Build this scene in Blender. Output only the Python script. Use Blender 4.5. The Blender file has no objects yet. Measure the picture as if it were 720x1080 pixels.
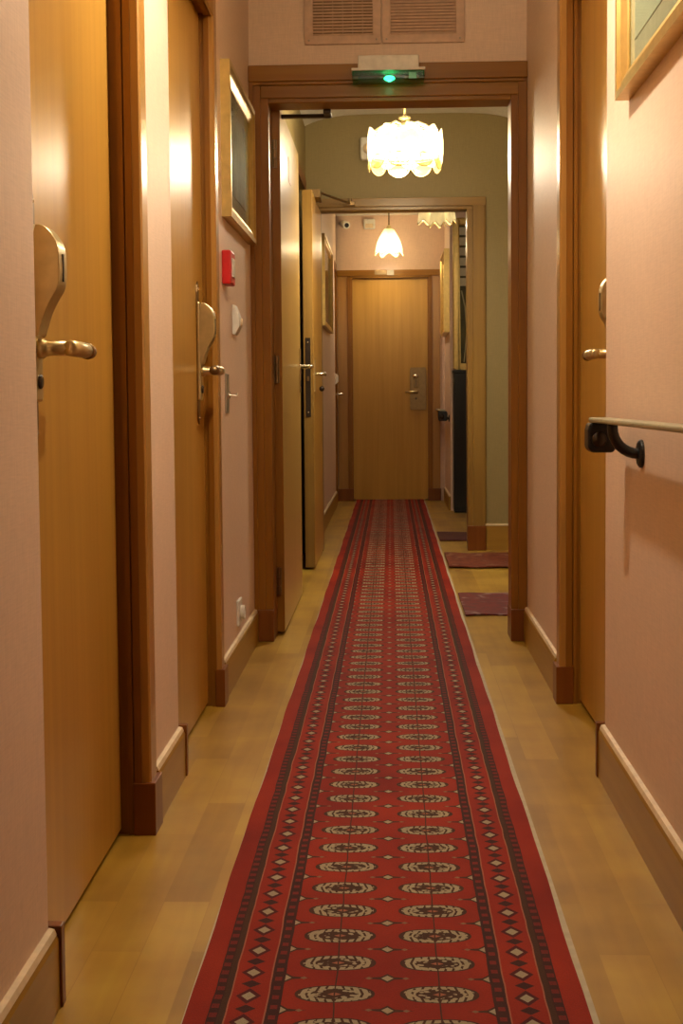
import bpy, bmesh, math, random
from mathutils import Vector, Matrix

random.seed(7)
S = bpy.context.scene
C = S.collection
PI = math.pi

# ------------------------------------------------------------------ node helpers
class X:
    """a float socket with arithmetic"""
    nt = None
    def __init__(s, v): s.v = v
    @staticmethod
    def op(o, *a, clamp=False):
        n = X.nt.nodes.new('ShaderNodeMath'); n.operation = o; n.use_clamp = clamp
        for i, q in enumerate(a):
            q = q.v if isinstance(q, X) else q
            if isinstance(q, (int, float)): n.inputs[i].default_value = q
            else: X.nt.links.new(q, n.inputs[i])
        return X(n.outputs[0])
    def __add__(s, o): return X.op('ADD', s, o)
    __radd__ = __add__
    def __sub__(s, o): return X.op('SUBTRACT', s, o)
    def __rsub__(s, o): return X.op('SUBTRACT', o, s)
    def __mul__(s, o): return X.op('MULTIPLY', s, o)
    __rmul__ = __mul__
    def __truediv__(s, o): return X.op('DIVIDE', s, o)
    def __lt__(s, o): return X.op('LESS_THAN', s, o)
    def __gt__(s, o): return X.op('GREATER_THAN', s, o)
    def abs(s): return X.op('ABSOLUTE', s)
    def frac(s): return X.op('FRACT', s)
    def sq(s): return X.op('MULTIPLY', s, s)
    def mx(s, o): return X.op('MAXIMUM', s, o)

def new_mat(name):
    m = bpy.data.materials.new(name); m.use_nodes = True
    X.nt = m.node_tree
    return m, m.node_tree, m.node_tree.nodes['Principled BSDF']

def setp(b, **k):
    for n, v in k.items():
        n = n.replace('_', ' ')
        b.inputs[n].default_value = (*v, 1) if isinstance(v, tuple) and len(v) == 3 else v

def N(nt, kind, **inp):
    n = nt.nodes.new('ShaderNode' + kind)
    for k, v in inp.items(): n.inputs[k].default_value = v
    return n

def coords(nt, scale=(1, 1, 1), which='Object'):
    tc = nt.nodes.new('ShaderNodeTexCoord'); mp = nt.nodes.new('ShaderNodeMapping')
    mp.inputs['Scale'].default_value = scale
    nt.links.new(tc.outputs[which], mp.inputs['Vector'])
    return mp.outputs[0]

def world_pos(nt, scale=(1, 1, 1)):
    g = nt.nodes.new('ShaderNodeNewGeometry'); mp = nt.nodes.new('ShaderNodeMapping')
    mp.inputs['Scale'].default_value = scale
    nt.links.new(g.outputs['Position'], mp.inputs['Vector'])
    return mp.outputs[0]

def ramp(nt, fac, stops):
    r = nt.nodes.new('ShaderNodeValToRGB')
    e = r.color_ramp.elements
    while len(e) < len(stops): e.new(0.5)
    for i, (p, c) in enumerate(stops):
        e[i].position = p; e[i].color = (*c, 1)
    nt.links.new(fac, r.inputs[0]); return r.outputs[0]

def bump(nt, b, h, strength, dist=0.002):
    n = nt.nodes.new('ShaderNodeBump'); n.inputs['Strength'].default_value = strength
    n.inputs['Distance'].default_value = dist
    nt.links.new(h, n.inputs['Height']); nt.links.new(n.outputs[0], b.inputs['Normal'])

def mixc(nt, fac, a, b):
    n = nt.nodes.new('ShaderNodeMix'); n.data_type = 'RGBA'
    fac = fac.v if isinstance(fac, X) else fac
    nt.links.new(fac, n.inputs[0])
    for i, q in ((6, a), (7, b)):
        if isinstance(q, tuple): n.inputs[i].default_value = (*q, 1)
        else: nt.links.new(q, n.inputs[i])
    return n.outputs[2]

def plain(name, col, rough=.5, metal=0., **k):
    m, nt, b = new_mat(name)
    setp(b, Base_Color=col, Roughness=rough, Metallic=metal, **k)
    n = N(nt, 'TexNoise', Scale=35.); nt.links.new(coords(nt), n.inputs['Vector'])
    c = ramp(nt, n.outputs[0], [(.3, tuple(x * .9 for x in col)), (.7, tuple(min(1, x * 1.08) for x in col))])
    nt.links.new(c, b.inputs['Base Color'])
    return m

def wood(name, lo, hi, rough=.28, axis='z', coat=.2, contrast=(.35, .68), spec=.5):
    m, nt, b = new_mat(name)
    sc = {'z': (26, 26, .9), 'y': (26, .9, 26), 'x': (.9, 26, 26)}[axis]
    n = N(nt, 'TexNoise', Scale=1., Detail=5., Roughness=.6, Distortion=.4)
    nt.links.new(world_pos(nt, sc), n.inputs['Vector'])
    sc2 = {'z': (3, 3, .8), 'y': (3, .8, 3), 'x': (.8, 3, 3)}[axis]
    n2 = N(nt, 'TexNoise', Scale=1., Detail=2.)
    nt.links.new(world_pos(nt, sc2), n2.inputs['Vector'])
    f = X(n.outputs[0]) * .55 + X(n2.outputs[0]) * .45
    c = ramp(nt, f.v, [(contrast[0], lo), (contrast[1], hi)])
    nt.links.new(c, b.inputs['Base Color'])
    setp(b, Roughness=rough, Coat_Weight=coat, Coat_Roughness=.2, Specular_IOR_Level=spec)
    bump(nt, b, n.outputs[0], .04)
    return m

def paper(name, col, rough=.42, spec=.5):
    m, nt, b = new_mat(name)
    n = N(nt, 'TexNoise', Scale=1., Detail=3.); nt.links.new(world_pos(nt, (22, 22, 330)), n.inputs['Vector'])
    n2 = N(nt, 'TexNoise', Scale=1., Detail=2.); nt.links.new(world_pos(nt, (260, 260, 25)), n2.inputs['Vector'])
    n3 = N(nt, 'TexNoise', Scale=1.3, Detail=3.); nt.links.new(world_pos(nt), n3.inputs['Vector'])
    f = X(n.outputs[0]) * .4 + X(n2.outputs[0]) * .35 + X(n3.outputs[0]) * .25
    c = ramp(nt, f.v, [(.36, tuple(x * .9 for x in col)), (.64, tuple(min(1, x * 1.07) for x in col))])
    nt.links.new(c, b.inputs['Base Color'])
    setp(b, Roughness=rough, Specular_IOR_Level=spec)
    bump(nt, b, f.v, .12, .001)
    return m

M = {}
M['pink'] = paper('pink_wallpaper', (.77, .585, .45), .5, .4)
M['pink_dim'] = paper('pink_paint', (.76, .56, .43), .6, .3)
M['olive'] = paper('olive_wallpaper', (.26, .20, .082), .5, .4)
M['ceil'] = paper('ceiling_white', (.82, .80, .73), .7, .2)
M['door'] = wood('honey_maple_varnish', (.43, .225, .036), (.56, .31, .055), .35, coat=.1, spec=.36)
M['leaf'] = wood('maple_varnish_light_wash', (.50, .31, .075), (.58, .38, .10), .3)  # ordinary door maple made paler; the chandelier's wash is in the colour
M['case'] = wood('red_brown_casing', (.185, .068, .006), (.31, .125, .012), .36, coat=.04, spec=.3)
M['caseh'] = wood('red_brown_casing_head', (.23, .095, .008), (.36, .165, .016), .36, 'x', .04, spec=.3)
M['amber'] = wood('amber_casing', (.34, .16, .032), (.46, .235, .052), .3)
M['amberh'] = wood('amber_casing_head', (.34, .16, .032), (.46, .235, .052), .3, 'x')
M['case2'] = wood('olive_brown_casing', (.20, .105, .02), (.31, .18, .04), .3)
M['case2h'] = wood('olive_brown_casing_head', (.20, .105, .02), (.31, .18, .04), .3, 'x')
M['plinth'] = wood('dark_red_plinth', (.15, .042, .007), (.23, .075, .012), .36, coat=.03, spec=.25)
M['skirt'] = wood('skirting_wood', (.28, .14, .014), (.38, .21, .026), .35, 'y', .05, spec=.3)
M['skirtx'] = wood('skirting_wood_cross', (.28, .14, .018), (.38, .21, .032), .35, 'x')
M['cream'] = plain('cream_paint', (.72, .58, .38), .45)
M['brass'] = plain('satin_brass', (.66, .55, .29), .34, .9)
M['bronze'] = plain('aged_bronze', (.27, .18, .085), .38, .9)
M['gold'] = plain('gilt_frame', (.62, .44, .15), .34, .75)
M['golddark'] = plain('dull_gilt', (.36, .24, .08), .42, .6)
M['black'] = plain('black_rubber', (.008, .008, .009), .38)
M['blackwood'] = plain('black_lacquer', (.006, .006, .005), .3)
M['void'] = plain('unlit_room_dark', (.012, .01, .008), .9)  # near-black colour stands in for the lack of light in the room
M['white'] = plain('white_plastic', (.74, .72, .64), .4)
M['red'] = plain('red_plastic', (.55, .012, .012), .35)
M['grey'] = plain('grey_metal', (.42, .38, .32), .4, .8)
M['darkmetal'] = plain('dark_metal', (.045, .03, .02), .4, .5)
M['sticker'] = plain('faded_pink_sticker', (.52, .30, .2), .6)
M['steel'] = plain('bright_steel', (.8, .77, .68), .22, 1.)
M['railtop'] = plain('pale_brushed_rail', (.42, .40, .27), .35, .4)
M['grille'] = plain('grille_cream', (.62, .43, .31), .5)
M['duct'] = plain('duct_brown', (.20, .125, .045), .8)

def floor_mat():
    m, nt, b = new_mat('light_oak_floor')
    v = world_pos(nt)
    sp = nt.nodes.new('ShaderNodeSeparateXYZ'); nt.links.new(v, sp.inputs[0])
    cb = nt.nodes.new('ShaderNodeCombineXYZ')
    nt.links.new(sp.outputs[1], cb.inputs[0]); nt.links.new(sp.outputs[0], cb.inputs[1])
    br = N(nt, 'TexBrick', Scale=1.)
    br.inputs['Brick Width'].default_value = .62; br.inputs['Row Height'].default_value = .088
    br.inputs['Mortar Size'].default_value = .0008; br.inputs['Bias'].default_value = 0
    br.inputs['Color1'].default_value = (.0, .0, .0, 1); br.inputs['Color2'].default_value = (1, 1, 1, 1)
    br.inputs['Mortar'].default_value = (.25, .25, .25, 1)
    br.offset = .37
    nt.links.new(cb.outputs[0], br.inputs['Vector'])
    g = N(nt, 'TexNoise', Scale=1., Detail=5., Distortion=.6); nt.links.new(world_pos(nt, (26, 2.2, 1)), g.inputs['Vector'])
    g2 = N(nt, 'TexNoise', Scale=4.2, Detail=3.); nt.links.new(world_pos(nt), g2.inputs['Vector'])
    f = X(br.outputs[0]) * .22 + X(g.outputs[0]) * .22 + X(g2.outputs[0]) * .56
    c = ramp(nt, f.v, [(.28, (.24, .12, .009)), (.5, (.39, .225, .028)), (.72, (.53, .345, .046))])
    nt.links.new(c, b.inputs['Base Color'])
    rr = ramp(nt, g2.outputs[0], [(.1, (.33,) * 3), (.9, (.40,) * 3)])
    nt.links.new(rr, b.inputs['Roughness'])
    setp(b, Coat_Weight=.2, Coat_Roughness=.25)
    bump(nt, b, f.v, .05)
    return m
M['floor'] = floor_mat()

RUG_X = -.0115
def rug_mat():
    m, nt, b = new_mat('bokhara_runner_pile')
    sp = nt.nodes.new('ShaderNodeSeparateXYZ'); nt.links.new(world_pos(nt), sp.inputs[0])
    wob = N(nt, 'TexNoise', Scale=9., Detail=2.); nt.links.new(world_pos(nt), wob.inputs['Vector'])
    u = X(sp.outputs[0]) - RUG_X + (X(wob.outputs[0]) - .5) * .006
    y = X(sp.outputs[1]) + (X(wob.outputs[0]) - .5) * .01
    x = u.abs()
    P = .1145
    v = (y / P - .445)
    fv = (v.frac() - .5).abs() * P
    hv = ((v + .5).frac() - .5).abs() * P
    red = (.2, .01, .006); deep = (.07, .006, .006); cream = (.34, .29, .19)
    brown = (.055, .02, .009); dark = (.045, .009, .007); rose = (.32, .11, .06)
    sn = N(nt, 'TexNoise', Scale=2.6, Detail=4.); nt.links.new(world_pos(nt, (1.6, 1, 1)), sn.inputs['Vector'])
    pile = N(nt, 'TexNoise', Scale=420., Detail=2.); nt.links.new(world_pos(nt), pile.inputs['Vector'])
    base = ramp(nt, sn.outputs[0], [(.3, (.19, .008, .004)), (.7, (.32, .022, .005))])
    col = base
    infield = x < .166
    # guls
    gx = (x - .083).abs() / .063; gy = fv / .0305
    r = (gx.sq() + gy.sq())
    r4 = gx.sq() * (gx * .4 + .6) + gy.sq() * (gy * .3 + .7)
    col = mixc(nt, (r4 < 1.0) * infield, col, brown)
    sp1 = N(nt, 'TexVoronoi', Scale=1.); nt.links.new(world_pos(nt, (95, 120, 1)), sp1.inputs['Vector'])
    spk = X(sp1.outputs['Distance']) < .42
    rays = (X.op('PINGPONG', gx * 5.0 + gy * .6, .5) < .33)
    col = mixc(nt, (r4 < .80) * infield * spk.mx(rays * (r4 > .3)), col, cream)
    col = mixc(nt, (gx * 1.0 + gy * .9 < .42) * infield, col, brown)
    col = mixc(nt, (gx * 1.3 + gy * 1.1 < .22) * infield, col, rose)
    # centre column of small crosses and half crosses at the field edge
    for cx, s in ((0., 1.), (.166, 1.)):
        d = (x - cx).abs()
        dia = (d / .016 + hv / .017)
        arm = ((d / .042 + hv / .007) < 1.)
        col = mixc(nt, arm * infield, col, brown)
        col = mixc(nt, (dia < 1.) * infield, col, brown)
        col = mixc(nt, (dia < .62) * infield, col, cream)
    # thin grid line through the guls
    for ox in (.030,):
        col = mixc(nt, (((x - ox).abs() / .006 + hv / .005) < 1.) * infield, col, (.20, .12, .06))
        col = mixc(nt, (((x - .166 + ox).abs() / .006 + hv / .005) < 1.) * infield, col, (.20, .12, .06))
    col = mixc(nt, ((x - .083).abs() < .0012) * infield, col, brown)
    # inner dark band
    band = lambda a, c: (x > a) * (x < c)
    chk = X.op('PINGPONG', y / .034, .5)
    col = mixc(nt, band(.166, .187), col, dark)
    col = mixc(nt, band(.171, .182) * (chk < .2), col, (.17, .013, .009))
    col = mixc(nt, band(.187, .1895), col, rose)
    # diamond band
    q = ((y / .087).frac() - .5).abs() * .087; q2 = ((y / .087 + .5).frac() - .5).abs() * .087
    dd = (x - .2195).abs()
    col = mixc(nt, (dd / .020 + q / .027) < 1., col, deep)
    col = mixc(nt, (dd / .0115 + q / .0145) < 1., col, cream)
    col = mixc(nt, (dd / .016 + q2 / .014) < 1., col, dark)
    col = mixc(nt, band(.2465, .249), col, rose)
    col = mixc(nt, band(.249, .259), col, brown)
    col = mixc(nt, band(.259, .275), col, dark)
    chk2 = X.op('PINGPONG', y / .03, .5)
    col = mixc(nt, band(.261, .273) * (chk2 < .24), col, (.15, .012, .009))
    tint = ramp(nt, pile.outputs[0], [(.25, (.78,) * 3), (.75, (1.15,) * 3)])
    mm = nt.nodes.new('ShaderNodeMix'); mm.data_type = 'RGBA'; mm.blend_type = 'MULTIPLY'; mm.inputs[0].default_value = 1
    nt.links.new(col, mm.inputs[6]); nt.links.new(tint, mm.inputs[7])
    nt.links.new(mm.outputs[2], b.inputs['Base Color'])
    setp(b, Roughness=.75, Specular_IOR_Level=.18)
    bump(nt, b, pile.outputs[0], .3, .002)
    return m
M['rug'] = rug_mat()

def side_rug_mat(name, a, bcol, c, seed):
    m, nt, b = new_mat(name)
    n = N(nt, 'TexNoise', Scale=1., Detail=3., Distortion=.8)
    mp = world_pos(nt, (9, 16, 1)); nt.links.new(mp, n.inputs['Vector'])
    v = N(nt, 'TexVoronoi', Scale=1.); nt.links.new(world_pos(nt, (13, 11, 1 + seed)), v.inputs['Vector'])
    f = X(n.outputs[0]) * .6 + X(v.outputs['Distance']) * .5
    cc = ramp(nt, f.v, [(.38, a), (.52, bcol), (.66, a), (.74, c)])
    nt.links.new(cc, b.inputs['Base Color']); setp(b, Roughness=.8)
    bump(nt, b, n.outputs[0], .3)
    return m
M['runA'] = side_rug_mat('worn_mauve_rug', (.10, .017, .018), (.15, .014, .013), (.24, .13, .13), 0)
M['runB'] = side_rug_mat('rust_red_rug', (.12, .015, .007), (.20, .045, .014), (.24, .10, .05), 3)
M['runC'] = side_rug_mat('dark_plum_rug', (.06, .009, .008), (.085, .012, .01), (.11, .03, .02), 5)

def glow_glass(name, col, strength, trans=.45, base=(.85, .78, .55)):
    m = bpy.data.materials.new(name); m.use_nodes = True; nt = m.node_tree; nt.nodes.clear()
    o = nt.nodes.new('ShaderNodeOutputMaterial')
    e = nt.nodes.new('ShaderNodeEmission'); e.inputs[0].default_value = (*col, 1)
    n = N(nt, 'TexNoise', Scale=30., Detail=2.); nt.links.new(coords(nt), n.inputs['Vector'])
    st = X
    X.nt = nt
    s = X(n.outputs[0]) * (strength * .5) + strength * .75
    nt.links.new(s.v, e.inputs[1])
    g = nt.nodes.new('ShaderNodeBsdfPrincipled'); setp(g, Base_Color=base, Roughness=.15)
    t = nt.nodes.new('ShaderNodeBsdfTransparent'); t.inputs[0].default_value = (1, .97, .88, 1)
    a = nt.nodes.new('ShaderNodeAddShader'); nt.links.new(e.outputs[0], a.inputs[0]); nt.links.new(g.outputs[0], a.inputs[1])
    mx = nt.nodes.new('ShaderNodeMixShader'); mx.inputs[0].default_value = 1 - trans
    nt.links.new(t.outputs[0], mx.inputs[1]); nt.links.new(a.outputs[0], mx.inputs[2])
    nt.links.new(mx.outputs[0], o.inputs[0])
    return m
def emit(name, col, s):
    m = bpy.data.materials.new(name); m.use_nodes = True; nt = m.node_tree; nt.nodes.clear()
    o = nt.nodes.new('ShaderNodeOutputMaterial'); e = nt.nodes.new('ShaderNodeEmission')
    e.inputs[0].default_value = (*col, 1); e.inputs[1].default_value = s
    nt.links.new(e.outputs[0], o.inputs[0]); return m
M['shade'] = glow_glass('lit_glass_panel', (1, .87, .56), 2.6, .7)
M['shade_near'] = glow_glass('clear_glass_panel', (1, .87, .56), 1.2, .93)
M['petal'] = glow_glass('amber_glass_petal', (1, .76, .26), .22, .6, (.16, .12, .035))
M['bell'] = glow_glass('lit_bell_glass', (1, .83, .42), .42, .5)
M['belldim'] = glow_glass('pale_bell_glass', (1, .82, .42), .38, .3)
M['bulb'] = emit('lamp_bulb', (1, .86, .6), 14)
M['led'] = emit('green_led', (.05, 1, .45), 9)
def glass(name, tint=(.9, .95, .92), alpha=.75, rough=.06):
    m = bpy.data.materials.new(name); m.use_nodes = True; nt = m.node_tree; nt.nodes.clear()
    o = nt.nodes.new('ShaderNodeOutputMaterial')
    t = nt.nodes.new('ShaderNodeBsdfTransparent'); t.inputs[0].default_value = (*tint, 1)
    g = nt.nodes.new('ShaderNodeBsdfGlossy'); g.inputs['Roughness'].default_value = rough
    f = nt.nodes.new('ShaderNodeFresnel'); f.inputs[0].default_value = 1.5
    mx = nt.nodes.new('ShaderNodeMixShader')
    X.nt = nt; gn = nt.nodes.new('ShaderNodeNewGeometry')
    nt.links.new((X(f.outputs[0]) * (1. - X(gn.outputs['Backfacing']))).v, mx.inputs[0]); nt.links.new(t.outputs[0], mx.inputs[1]); nt.links.new(g.outputs[0], mx.inputs[2])
    nt.links.new(mx.outputs[0], o.inputs[0]); return m
M['glass'] = glass('picture_glass')
M['lens'] = glass('clear_green_lens', (.35, .8, .6))

def art_mat(name, stops, scale):
    m, nt, b = new_mat(name)
    n = N(nt, 'TexNoise', Scale=1., Detail=3., Distortion=.7); nt.links.new(world_pos(nt, scale), n.inputs['Vector'])
    nt.links.new(ramp(nt, n.outputs[0], stops), b.inputs['Base Color']); setp(b, Roughness=.6)
    return m
M['art_dark'] = art_mat('muted_figure_print', [(.35, (.10, .09, .075)), (.5, (.24, .2, .15)), (.62, (.36, .3, .22))], (3, 4, 3.2))
M['art_pale'] = art_mat('pale_washed_print', [(.3, (.50, .48, .34)), (.7, (.62, .60, .46))], (2, 3, 5))
M['art_gold'] = art_mat('ochre_print', [(.35, (.45, .32, .12)), (.65, (.6, .47, .22))], (2, 3, 3))
M['mat_board'] = plain('mat_board', (.50, .44, .31), .8)
M['art_slats'] = plain('pale_panel_paint', (.55, .52, .36), .5)
M['art_green'] = art_mat('dark_green_paint', [(.35, (.035, .032, .006)), (.65, (.14, .12, .03))], (4, 4, 3))
M['art_stem'] = plain('pale_stem_paint', (.5, .46, .24), .5)

# ------------------------------------------------------------------ mesh helpers
class B:
    def __init__(s): s.bm = bmesh.new()
    def box(s, a, b):
        (x0, y0, z0), (x1, y1, z1) = a, b
        x0, x1 = sorted((x0, x1)); y0, y1 = sorted((y0, y1)); z0, z1 = sorted((z0, z1))
        v = [s.bm.verts.new(p) for p in ((x0, y0, z0), (x1, y0, z0), (x1, y1, z0), (x0, y1, z0), (x0, y0, z1), (x1, y0, z1), (x1, y1, z1), (x0, y1, z1))]
        for f in ((3, 2, 1, 0), (4, 5, 6, 7), (0, 1, 5, 4), (1, 2, 6, 5), (2, 3, 7, 6), (3, 0, 4, 7)):
            s.bm.faces.new([v[i] for i in f])
        return s
    def prism(s, poly, axis, a, b):
        """poly of 2-D points in the other two axes (in order x,y / x,z / y,z), extruded along axis from a to b"""
        def P(p, t):
            return {'x': (t, p[0], p[1]), 'y': (p[0], t, p[1]), 'z': (p[0], p[1], t)}[axis]
        A = [s.bm.verts.new(P(p, a)) for p in poly]; Z = [s.bm.verts.new(P(p, b)) for p in poly]
        n = len(poly)
        s.bm.faces.new(A); s.bm.faces.new(Z[::-1])
        for i in range(n): s.bm.faces.new([A[i], Z[i], Z[(i + 1) % n], A[(i + 1) % n]][::-1])
        return s
    def tube(s, pts, r, seg=12, flat=None):
        pts = [Vector(p) for p in pts]; rs = r if isinstance(r, (list, tuple)) else [r] * len(pts)
        rings = []; up0 = None
        for i, p in enumerate(pts):
            t = (pts[min(i + 1, len(pts) - 1)] - pts[max(i - 1, 0)]).normalized()
            if up0 is None: up0 = Vector((0, 0, 1)) if abs(t.z) < .9 else Vector((0, 1, 0))
            a = t.cross(up0).normalized(); c = a.cross(t).normalized(); up0 = c
            ky = flat or 1.
            rings.append([s.bm.verts.new(p + a * math.cos(2 * PI * k / seg) * rs[i] + c * math.sin(2 * PI * k / seg) * rs[i] * ky) for k in range(seg)])
        for q, w in zip(rings, rings[1:]):
            for k in range(seg): s.bm.faces.new([q[k], q[(k + 1) % seg], w[(k + 1) % seg], w[k]])
        s.bm.faces.new(rings[0][::-1]); s.bm.faces.new(rings[-1])
        return s
    def lathe(s, prof, c, axis='z', seg=24, wav=None):
        rings = []
        for j, (r, h) in enumerate(prof):
            ring = []
            for k in range(seg):
                a = 2 * PI * k / seg; rr, hh = r, h
                if wav: rr, hh = wav(j, a, r, h)
                p = {'z': (rr * math.cos(a), rr * math.sin(a), hh), 'x': (hh, rr * math.cos(a), rr * math.sin(a)), 'y': (rr * math.cos(a), hh, rr * math.sin(a))}[axis]
                ring.append(s.bm.verts.new(Vector(c) + Vector(p)))
            rings.append(ring)
        for q, w in zip(rings, rings[1:]):
            for k in range(seg): s.bm.faces.new([q[k], q[(k + 1) % seg], w[(k + 1) % seg], w[k]])
        if prof[0][0] > 1e-5 and not wav: s.bm.faces.new(rings[0][::-1])
        if prof[-1][0] > 1e-5 and not wav: s.bm.faces.new(rings[-1])
        return s
    def grid(s, fn, nu, nv):
        g = [[s.bm.verts.new(fn(i / nu, j / nv)) for j in range(nv + 1)] for i in range(nu + 1)]
        for i in range(nu):
            for j in range(nv): s.bm.faces.new([g[i][j], g[i + 1][j], g[i + 1][j + 1], g[i][j + 1]])
        return s
    def sphere(s, c, r, sx=1, sy=1, sz=1, seg=16):
        mt = Matrix.Translation(Vector(c)) @ Matrix.Diagonal((sx, sy, sz, 1))
        bmesh.ops.create_uvsphere(s.bm, u_segments=seg, v_segments=seg // 2 + 2, radius=r, matrix=mt); return s
    def build(s, name, mat, parent=None, bev=0., smooth=False, solid=0., fix=True):
        bm = s.bm
        bmesh.ops.remove_doubles(bm, verts=bm.verts, dist=1e-6)
        if fix: bmesh.ops.recalc_face_normals(bm, faces=bm.faces)
        if parent is None:
            xs = [v.co for v in bm.verts]
            o = Vector(((min(v.x for v in xs) + max(v.x for v in xs)) / 2, (min(v.y for v in xs) + max(v.y for v in xs)) / 2, min(v.z for v in xs)))
        else:
            o = Vector(parent['_w'])
        bmesh.ops.translate(bm, verts=bm.verts, vec=-o)
        me = bpy.data.meshes.new(name); bm.to_mesh(me); bm.free()
        if smooth:
            for p in me.polygons: p.use_smooth = True
        me.materials.append(M[mat])
        ob = bpy.data.objects.new(name, me); C.objects.link(ob)
        if parent is None: ob.location = o
        else: ob.parent = parent
        ob['_w'] = tuple(o)
        if solid:
            md = ob.modifiers.new('s', 'SOLIDIFY'); md.thickness = solid; md.offset = 0
        if bev:
            md = ob.modifiers.new('b', 'BEVEL'); md.width = bev; md.segments = 2; md.limit_method = 'ANGLE'; md.angle_limit = .6
        return ob

def tag(o, label, cat, group=None, kind=None):
    o['label'] = label; o['category'] = cat
    if group: o['group'] = group
    if kind: o['kind'] = kind
    return o
def empty(name, loc, label, cat, group=None, kind=None):
    o = bpy.data.objects.new(name, None); C.objects.link(o); o.location = loc; o['_w'] = tuple(loc)
    o.empty_display_size = .1
    return tag(o, label, cat, group, kind)
def struct(b, name, mat, label, cat, **k):
    return tag(b.build(name, mat, **k), label, cat, kind='structure')

# ------------------------------------------------------------------ dimensions
WL, WR = -.545, .533          # corridor wall faces
H1, H2, H3 = 2.60, 2.72, 2.655
Y0, YP, YP2, YM, YF = -2.4, 5.24, 8.36, 11.30, 12.44
D1, D2 = (2.05, 2.875), (3.34, 4.10)
D3 = (3.34, 4.14)
T = .11

# ------------------------------------------------------------------ room shell
struct(B().box((-1.9, Y0 - .2, -.05), (1.5, 12.7, 0)), 'floor', 'floor', 'light oak plank floor of the long corridor', 'floor')
struct(B().box((WL - T, Y0 - .1, H1), (WR + T, YP + .06, H1 + .08)), 'ceiling', 'ceil', 'pale ceiling above the pink corridor', 'ceiling')

def round_end(b, x0, x1, ya, yb, z0, z1, side, r=.022, start=False):
    """wall run along y whose yb end has a rounded corner on the corridor face x1"""
    s = 1 if side == 'L' else -1
    pts = [(x0, ya), (x1, ya)]
    for k in range(7):
        a = k / 6 * PI / 2
        pts.append((x1 - s * r * (1 - math.cos(a)), yb - r + r * math.sin(a)))
    pts.append((x0, yb))
    b.prism(pts, 'z', z0, z1)

w = B()
round_end(w, WL - T, WL, Y0, D1[0], 0, H1, 'L')
w.box((WL - T, D1[0], 2.17), (WL, D1[1] + .01, H1))
round_end(w, WL - T, WL, D1[1] + .01, D2[0], 0, H1, 'L')
w.box((WL - T, D2[0], 2.17), (WL, D2[1] + .01, H1))
w.box((WL - T, D2[1] + .01, 0), (WL, YP, H1))
struct(w, 'wall_left', 'pink', 'pink wallpapered corridor wall with the two near maple doors', 'wall')
w = B()
round_end(w, WR + T, WR, Y0, D3[0], 0, H1, 'R')
w.box((WR, D3[0], 2.17), (WR + T, D3[1] + .01, H1))
w.box((WR, D3[1] + .01, 0), (WR + T, YP, H1))
struct(w, 'wall_right', 'pink', 'pink wallpapered corridor wall carrying the near handrail', 'wall')
struct(B().box((WL - T, Y0 - .1, 0), (WR + T, Y0, H1)), 'wall_back', 'pink', 'pink wall closing the corridor behind the viewer', 'wall')

# first portal wall (pink on the corridor side)
PL, PR, PT = -.475, .471, 2.111
w = B()
w.box((PL - .01, YP, PT + .03), (PR + .01, YP + .06, H1))
w.box((WL, YP, 0), (PL - .01, YP + .06, H1)); w.box((PR + .01, YP, 0), (WR, YP + .06, H1))
struct(w, 'wall_portal', 'pink', 'pink wall over the first door frame holding two vents', 'wall')
# hall side of the portal wall + hall walls, olive
HL, HR = -.525, .82
w = B()
w.box((PL - .03, YP + .06, PT + .03), (PR + .01, YP + .11, 2.9))
w.box((HL - .4, YP + .06, 0), (PL - .03, YP + .11, 2.9)); w.box((PR + .01, YP + .06, 0), (HR + .3, YP + .11, 2.9))
struct(w, 'wall_hall_front', 'olive', 'olive back of the first door frame wall facing the hall', 'wall')
w = B()
w.box((HL - .1, YP + .11, 0), (HL, 7.36, 2.9)); w.box((HL - .1, 7.36, 2.235), (HL, 8.2, 2.9)); w.box((HL - .1, 8.2, 0), (HL, YP2, 2.9))
struct(w, 'wall_hall_left', 'olive', 'olive hall wall with a dark open doorway', 'wall')
struct(B().box((HR, YP + .11, 0), (HR + .1, YP2, 2.9)), 'wall_hall_right', 'olive', 'olive hall wall where the side rugs end', 'wall')
QL, QR, QT = -.43, .479, 2.129
w = B()
w.box((QL - .02, YP2, QT + .02), (QR + .02, YP2 + .1, 2.9)); w.box((HL - .1, YP2, 0), (QL - .02, YP2 + .1, 2.9)); w.box((QR + .02, YP2, 0), (HR + .5, YP2 + .1, 2.9))
struct(w, 'wall_hall_back', 'olive', 'olive wall around the second door frame', 'wall')
# vaulted ceiling
n = 28; prof = []
for k in range(n + 1):
    t = -1 + 2 * k / n
    x = HL + (HR - HL) * (k / n)
    z = 2.655 + .068 * (1 - abs(t) ** 5.0)
    prof.append((x, z))
poly = prof + [(HR + .1, prof[-1][1]), (HR + .1, 2.95), (HL - .1, 2.95), (HL - .1, prof[0][1])]
struct(B().prism(poly, 'y', YP + .11, YP2), 'ceiling_hall', 'ceil', 'white vaulted ceiling above the olive hall', 'ceiling')
# dark room behind the open doorway
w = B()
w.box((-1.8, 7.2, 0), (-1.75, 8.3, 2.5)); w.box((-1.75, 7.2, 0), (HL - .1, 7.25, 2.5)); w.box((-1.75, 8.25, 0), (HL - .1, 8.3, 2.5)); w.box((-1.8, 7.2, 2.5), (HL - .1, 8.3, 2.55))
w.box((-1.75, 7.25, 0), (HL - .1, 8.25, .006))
struct(w, 'wall_dark_room', 'void', 'black unlit room behind the open doorway', 'wall')
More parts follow.
